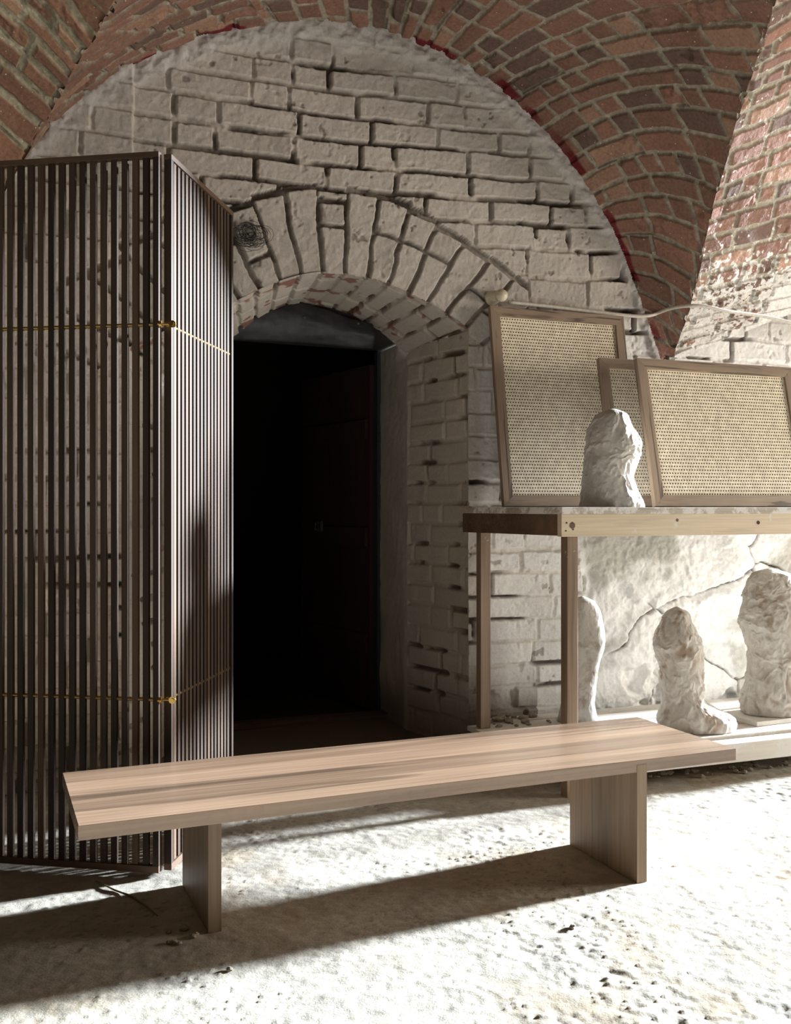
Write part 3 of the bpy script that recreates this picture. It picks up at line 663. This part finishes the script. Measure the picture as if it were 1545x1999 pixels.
# ------------------------------------------------------------------ clay figures
def clay(name, label, d, prof, zb, seed, depth=.85, brown=.4, amp=.016, rid=.5, lean=0):
    """prof: rows of (y pixel, left x, right x); a closed lump with its own depth"""
    prof = sorted(prof); ys = np.array([p[0] for p in prof], float); l = np.array([p[1] for p in prof], float); r = np.array([p[2] for p in prof], float)
    z = H-(ys-HY)/F*d; z = z-z.min()+zb; L = (l-CX)/F*d; R = (r-CX)/F*d
    nz, nt = 230, 260; zt, z0 = z.max(), z.min()
    zz = z0+(zt-z0)*np.sin(np.linspace(0, 1, nz)*math.pi/2)**.9
    o_ = np.argsort(z); cx = np.interp(zz, z[o_], ((L+R)/2)[o_]); hw = np.interp(zz, z[o_], ((R-L)/2)[o_])
    ker = np.ones(7)/7; hw = np.convolve(np.pad(hw, 3, mode='edge'), ker, 'valid'); cx = np.convolve(np.pad(cx, 3, mode='edge'), ker, 'valid')
    top = np.clip((zt-zz)/.03, 0, 1); hw = hw*np.sqrt(1-(1-top)**2)
    th = np.linspace(0, 2*math.pi, nt); TH, ZZ = np.meshgrid(th, zz)
    X0 = float(np.mean(cx)); hwm = hw.max()
    dpth = (hw*.55+hwm*.45)*depth*np.sqrt(1-(1-top)**2)
    ct, s_t = np.cos(TH), np.sin(TH)
    sx = np.sign(ct)*np.abs(ct)**.9; sy = np.sign(s_t)*np.abs(s_t)**.9
    x = cx[:, None]+hw[:, None]*sx; y = dpth[:, None]*sy
    n1 = fbm3(x*14, y*14, ZZ*11, 4, seed); n2 = fbm3(x*34, y*34, ZZ*30+n1, 4, seed+3); rg = 1-2.6*np.abs(fbm3(x*15+5+n1*.6, y*15, ZZ*13+n1*1.5, 4, seed+6))
    nrm = amp*n1*.45+amp*.42*n2+amp*rid*np.clip(rg, 0, 1)**2
    nrm *= np.clip(top*1.2, .3, 1)[:, None]
    x = x+nrm*sx*(hwm/.09)**.5; y = y+nrm*sy
    y = y+lean*(ZZ-z0)
    y = np.where(y < 0, y, y)
    x[:, -1] = x[:, 0]; y[:, -1] = y[:, 0]
    z_ = ZZ+.4*nrm*0; P = np.stack([x-X0, y, z_-zb], -1)
    P[0, :, 2] = 0
    capb = P[:1].copy(); capb[..., 0] = (cx[0]-X0); capb[..., 1] = 0; capt = P[-1:].copy(); capt[..., 0] = cx[-1]-X0; capt[..., 1] = P[-1:, :, 1].mean(); capt[..., 2] += .003
    P = np.concatenate([capb, P, capt], 0)
    c = np.ones(P.shape)*col(.60, .56, .50); f = lambda a: np.concatenate([a[:1], a, a[-1:]], 0)
    c *= (1+.08*f(n2))[..., None]
    bm_ = sst(.05, .32, f(fbm3(x*9+3, y*9, ZZ*8, 3, seed+20))); c = mix3(c, col(.36, .26, .18), np.clip(bm_*brown*1.6, 0, 1)*sst(.2, -.3, f(n2)))
    c = mix3(c, col(.30, .22, .16), sst(-.05, -.45, f(n2))*.75*(brown+.15)); c = mix3(c, col(.27, .20, .14), sst(.55, .9, f(rg))*.0+sst(.30, .05, np.abs(f(rg)))*.35*brown)
    ob = grid_mesh(name, P, c, None, M_clay, flip=False); ob.location = (X0, d, zb)
    tag(ob, label=label, cat='sculpture', group=None); return ob
clay('clay_sculpture', 'tapering pale clay sculpture standing on the tabletop', 3.98,
     [(799, 1180, 1213), (806, 1170, 1219), (820, 1160, 1225), (840, 1150, 1234), (855, 1147, 1246), (868, 1146, 1250), (885, 1145, 1248), (905, 1142, 1242), (930, 1140, 1234), (950, 1138, 1238), (968, 1136, 1248), (980, 1134, 1254), (991, 1132, 1255)], 1.1, 3, brown=.05, amp=.010, depth=.9)
PLZ = .15
clay('clay_sculpture', 'smooth slender clay sculpture partly hidden behind the front table leg', 4.42,
     [(1163, 1128, 1146), (1172, 1116, 1160), (1190, 1108, 1171), (1215, 1103, 1177), (1245, 1101, 1181), (1265, 1103, 1180), (1290, 1108, 1171), (1330, 1103, 1164), (1370, 1098, 1160), (1395, 1092, 1164), (1407, 1088, 1170)], PLZ, 13, brown=.5, amp=.006, rid=.25)
clay('clay_sculpture', 'knobbly middle clay sculpture on a spreading clay foot under the worktable', 4.27,
     [(1185, 1316, 1329), (1193, 1307, 1340), (1215, 1293, 1347), (1240, 1283, 1362), (1260, 1279, 1371), (1278, 1284, 1371), (1300, 1293, 1369), (1330, 1292, 1370), (1360, 1294, 1368), (1372, 1294, 1378), (1384, 1291, 1400), (1394, 1287, 1424), (1408, 1285, 1436), (1421, 1290, 1430)], PLZ+.004, 23, brown=.5, amp=.010, rid=.6, depth=.8)
clay('clay_sculpture', 'largest clay sculpture with a bulging head on a pale board', 4.50,
     [(1116, 1488, 1522), (1124, 1474, 1538), (1140, 1466, 1552), (1165, 1458, 1562), (1200, 1449, 1568), (1222, 1446, 1570), (1245, 1459, 1565), (1270, 1466, 1555), (1310, 1466, 1550), (1345, 1458, 1556), (1370, 1450, 1562), (1385, 1449, 1566), (1397, 1452, 1566)], PLZ+.022, 33, brown=.4, amp=.014, rid=.6, depth=.8)

# ------------------------------------------------------------------ low platform the figures stand on
def platform():
    base = np.array([.650, 3.80]); a0 = TA+TD*0
    o = empty('low_platform', (TA.x, TA.y, 0), math.radians(20.9), label='low whitewashed plank platform under the worktable along the wall', cat='platform')
    tag(box('front_plank', .10, 2.3, .022, .060, .066, .143, M_limed, o, .003), label='whitewashed front plank raised off the floor')
    y = .024
    for k, (x0, wd, zz) in enumerate(((.10, .075, .1435), (.10, .19, .150), (-.05, .20, .150), (-.07, .20, .149), (.08, .10, .150))):
        box('top_board', x0, 2.3, y, y+wd-.004, zz-.006 if k == 0 else zz-.02, zz, M_limed, o, .002); y += wd
    tag(box('batten', .12, 2.3, .098, .112, .151, .158, M_limed, o, .002), label='thin raised batten near the front')
    for x in (.16, 1.0, 1.9): box('sleeper', x, x+.07, .22, y-.02, 0, .124, M_limed, o, .003)
    box('sleeper', -.045, .015, .32, y-.13, 0, .129, M_limed, o, .003)
platform()
b = empty('marble_board', tuple(px(1500, 1392, 4.5).xy)+(.1505,), math.radians(24), label='pale flat board under the largest clay sculpture', cat='board')
box('slab', -.19, .20, -.13, .12, 0, .020, M_marble, b, .002)

# ------------------------------------------------------------------ cable, insulator, rubber flap, tuft
def wp(x, y, out): u, z = wall_at(x, y); p = wall_pt(np.array(u), np.array(z), out); return Vector([float(v) for v in p])
j = wp(962, 582, .03)
o = empty('junction_box', j, math.radians(20.5), label='cream round porcelain junction knob on the white brick wall', cat='junction box')
bm = bmesh.new(); bmesh.ops.create_uvsphere(bm, u_segments=24, v_segments=16, radius=.029, matrix=Matrix.Translation((.012, -.035, 0))); bmobj('knob', bm, M_porc, o, smooth=True)
bm = bmesh.new(); tube(bm, [(-.012, .03, -.004), (.0, 0, 0), (.010, -.030, 0)], [.034, .030, .022], 20); bmobj('base', bm, M_porc, o, smooth=False)
pts = [wp(984, 594, .05), wp(1050, 600, .045), wp(1120, 607, .035), wp(1190, 615, .03), wp(1235, 620, .03), wp(1262, 619, .035)]
# beyond the corner the cable swings out over the springing of the vault
pts += [Vector(px(1285, 611, 4.83)), Vector(px(1310, 601, 4.76)), Vector(px(1345, 596, 4.70)), Vector(px(1380, 598, 4.72)), Vector(px(1415, 607, 4.76)), Vector(px(1450, 611, 4.82)), Vector(px(1490, 617, 4.88)), Vector(px(1530, 626, 4.93)), Vector(px(1580, 640, 4.98))]
sm = smooth_curve([tuple(p) for p in pts], 80, 2); bm = bmesh.new(); tube(bm, [tuple(p) for p in sm], .0085, 12)
tag(bmobj('cable', bm, M_cable, smooth=True), label='pale cable waving across the white wall and red brick corner', cat='cable')
# flap
fo = empty('rubber_flap', (0, 0, 0), label='black rubber sheet nailed across the top of the dark doorway', cat='rubber sheet')
gx = np.linspace(0, 1, 60); gz = np.linspace(0, 1, 24); GX, GZ = np.meshgrid(gx, gz)
p0 = np.array(px(385, 640, 4.52)); p1 = np.array(px(727, 645, 4.77))
dirv = (p1-p0)[:2]; nrmv = np.array([dirv[1], -dirv[0]]); nrmv /= np.linalg.norm(nrmv)
bul = .05*np.sin(GZ*math.pi)**1+.012*fbm2(GX*7, GZ*3, 3, 4)
Pf = np.stack([p0[0]+dirv[0]*GX+nrmv[0]*bul, p0[1]+dirv[1]*GX+nrmv[1]*bul, 1.862+.02*GX*0-.018*fbm2(GX*2, GX*0, 2, 8)+GZ*(.195-.14*np.clip(GX-.55, 0, 1)*1.2)], -1)
fl = grid_mesh('sheet', Pf, np.ones(Pf.shape)*.03, None, M_rubber, parent=fo); md = fl.modifiers.new('thickness', 'SOLIDIFY'); md.thickness = .006
for (x, y) in ((477, 612), (595, 620), (700, 632)):
    q = Vector(px(x, y, 4.52+.25*(x-385)/342-.062)); bm = bmesh.new(); tube(bm, [q+Vector((0, .02, 0)), q], .006, 10); bmobj('nail', bm, M_steel, fo)
# tuft of black fibre
random.seed(5); bm = bmesh.new(); c0 = wp(486, 462, .012); e1 = Vector((WD[0], WD[1], 0)); e2 = Vector((0, 0, 1)); e3 = Vector((WN[0], WN[1], 0))
for k in range(46):
    a = random.uniform(0, 6.3); r = random.uniform(.01, .04); st = c0+e1*random.gauss(0, .022)+e2*random.gauss(0, .014)
    pl = [st+e1*(r*math.cos(a+t*4.2)*1.3)+e2*(r*math.sin(a+t*4.2))+e3*(.02*math.sin(t*3)+.008) for t in [i/7 for i in range(8)]]
    tube(bm, pl, .0009, 4, False)
tag(bmobj('fibre_tuft', bm, M_fibre), label='tangled tuft of black fibres stuck to the wall above the doorway', cat='fibre tuft')

# ------------------------------------------------------------------ loose stones and a twig
def stone_mesh(seed):
    bm = bmesh.new(); bmesh.ops.create_icosphere(bm, subdivisions=3, radius=1)
    for v in bm.verts:
        c = v.co; n = float(fbm3(np.array([c.x*1.3+seed*7.]), np.array([c.y*1.3]), np.array([c.z*1.3]), 3, seed)[0]); v.co = c*(1+.45*n); v.co.z *= .72
    me = bpy.data.meshes.new('rubble_stone'); bm.to_mesh(me); bm.free(); me.materials.append(M_stone); return me
SM = [stone_mesh(k) for k in range(5)]
def stone(x, y, r, label, group, k=0, name='rubble_stone'):
    d = H*F/(y-HY); X = (x-CX)/F*d
    o = bpy.data.objects.new(name, SM[k % 5]); C.objects.link(o); o.location = (X, d, r*.42); o.scale = (r, r*.85, r*.8); o.rotation_euler = (0, 0, k*1.7)
    return tag(o, label=label, cat='stone', group=group)
for k, (x, y, r, wd) in enumerate(((359, 1815, .013, 'largest pebble by the left bench leg, farthest back of its cluster'), (330, 1821, .008, 'small pebble left of the largest pebble by the left bench leg'), (331, 1842, .009, 'leftmost pebble in the front row left of the left bench leg'), (341, 1841, .010, 'middle pebble in the front row left of the left bench leg'), (350, 1844, .007, 'rightmost pebble in the front row left of the left bench leg'), (377, 1831, .010, 'pebble closest to the left bench leg in front'), (383, 1826, .008, 'tiny pebble behind the one closest to the left bench leg'), (449, 1895, .009, 'lone pebble at the lit edge of the bench shadow'), (1118, 1812, .010, 'lone pebble on the bright floor right of the bench'))):
    stone(x, y, r, wd, 'pebbles on the open floor', k)
rnd = random.Random(4)
for k in range(46):
    t = rnd.random()**.8; x = 1265+t*285; yb = 1515-(x-1257)*.111+rnd.uniform(-6, 12)
    stone(x, yb+4, rnd.choice((.006, .008, .010, .013, .017))*rnd.uniform(.8, 1.1), 'pale rubble lump lying at the foot of the whitewashed platform plank', 'rubble along the platform plank', k)
for k in range(22):
    x = rnd.uniform(965, 1085); d = rnd.uniform(4.28, 4.52); r = rnd.choice((.007, .010, .014, .02)); X = (x-CX)/F*d
    o = bpy.data.objects.new('rubble_stone', SM[k % 5]); C.objects.link(o); o.location = (X, d, .150+r*.4); o.scale = (r, r, r*.8); o.rotation_euler = (0, 0, k)
    tag(o, label='crumbled rubble lump on the platform between the two left table legs', cat='stone', group='rubble between the table legs')
tw = [px(188, 1711, 2.96)]; pts = [(188, 1722), (225, 1740), (258, 1752), (285, 1770), (308, 1790)]
bm = bmesh.new(); tube(bm, [((x-CX)/F*(H*F/(y-HY)), H*F/(y-HY), .003) for x, y in pts], [.0016, .0028, .003, .0024, .0012], 8)
tag(bmobj('twig', bm, M_twig, smooth=True), label='thin twig lying on the floor beside the screen foot', cat='twig')
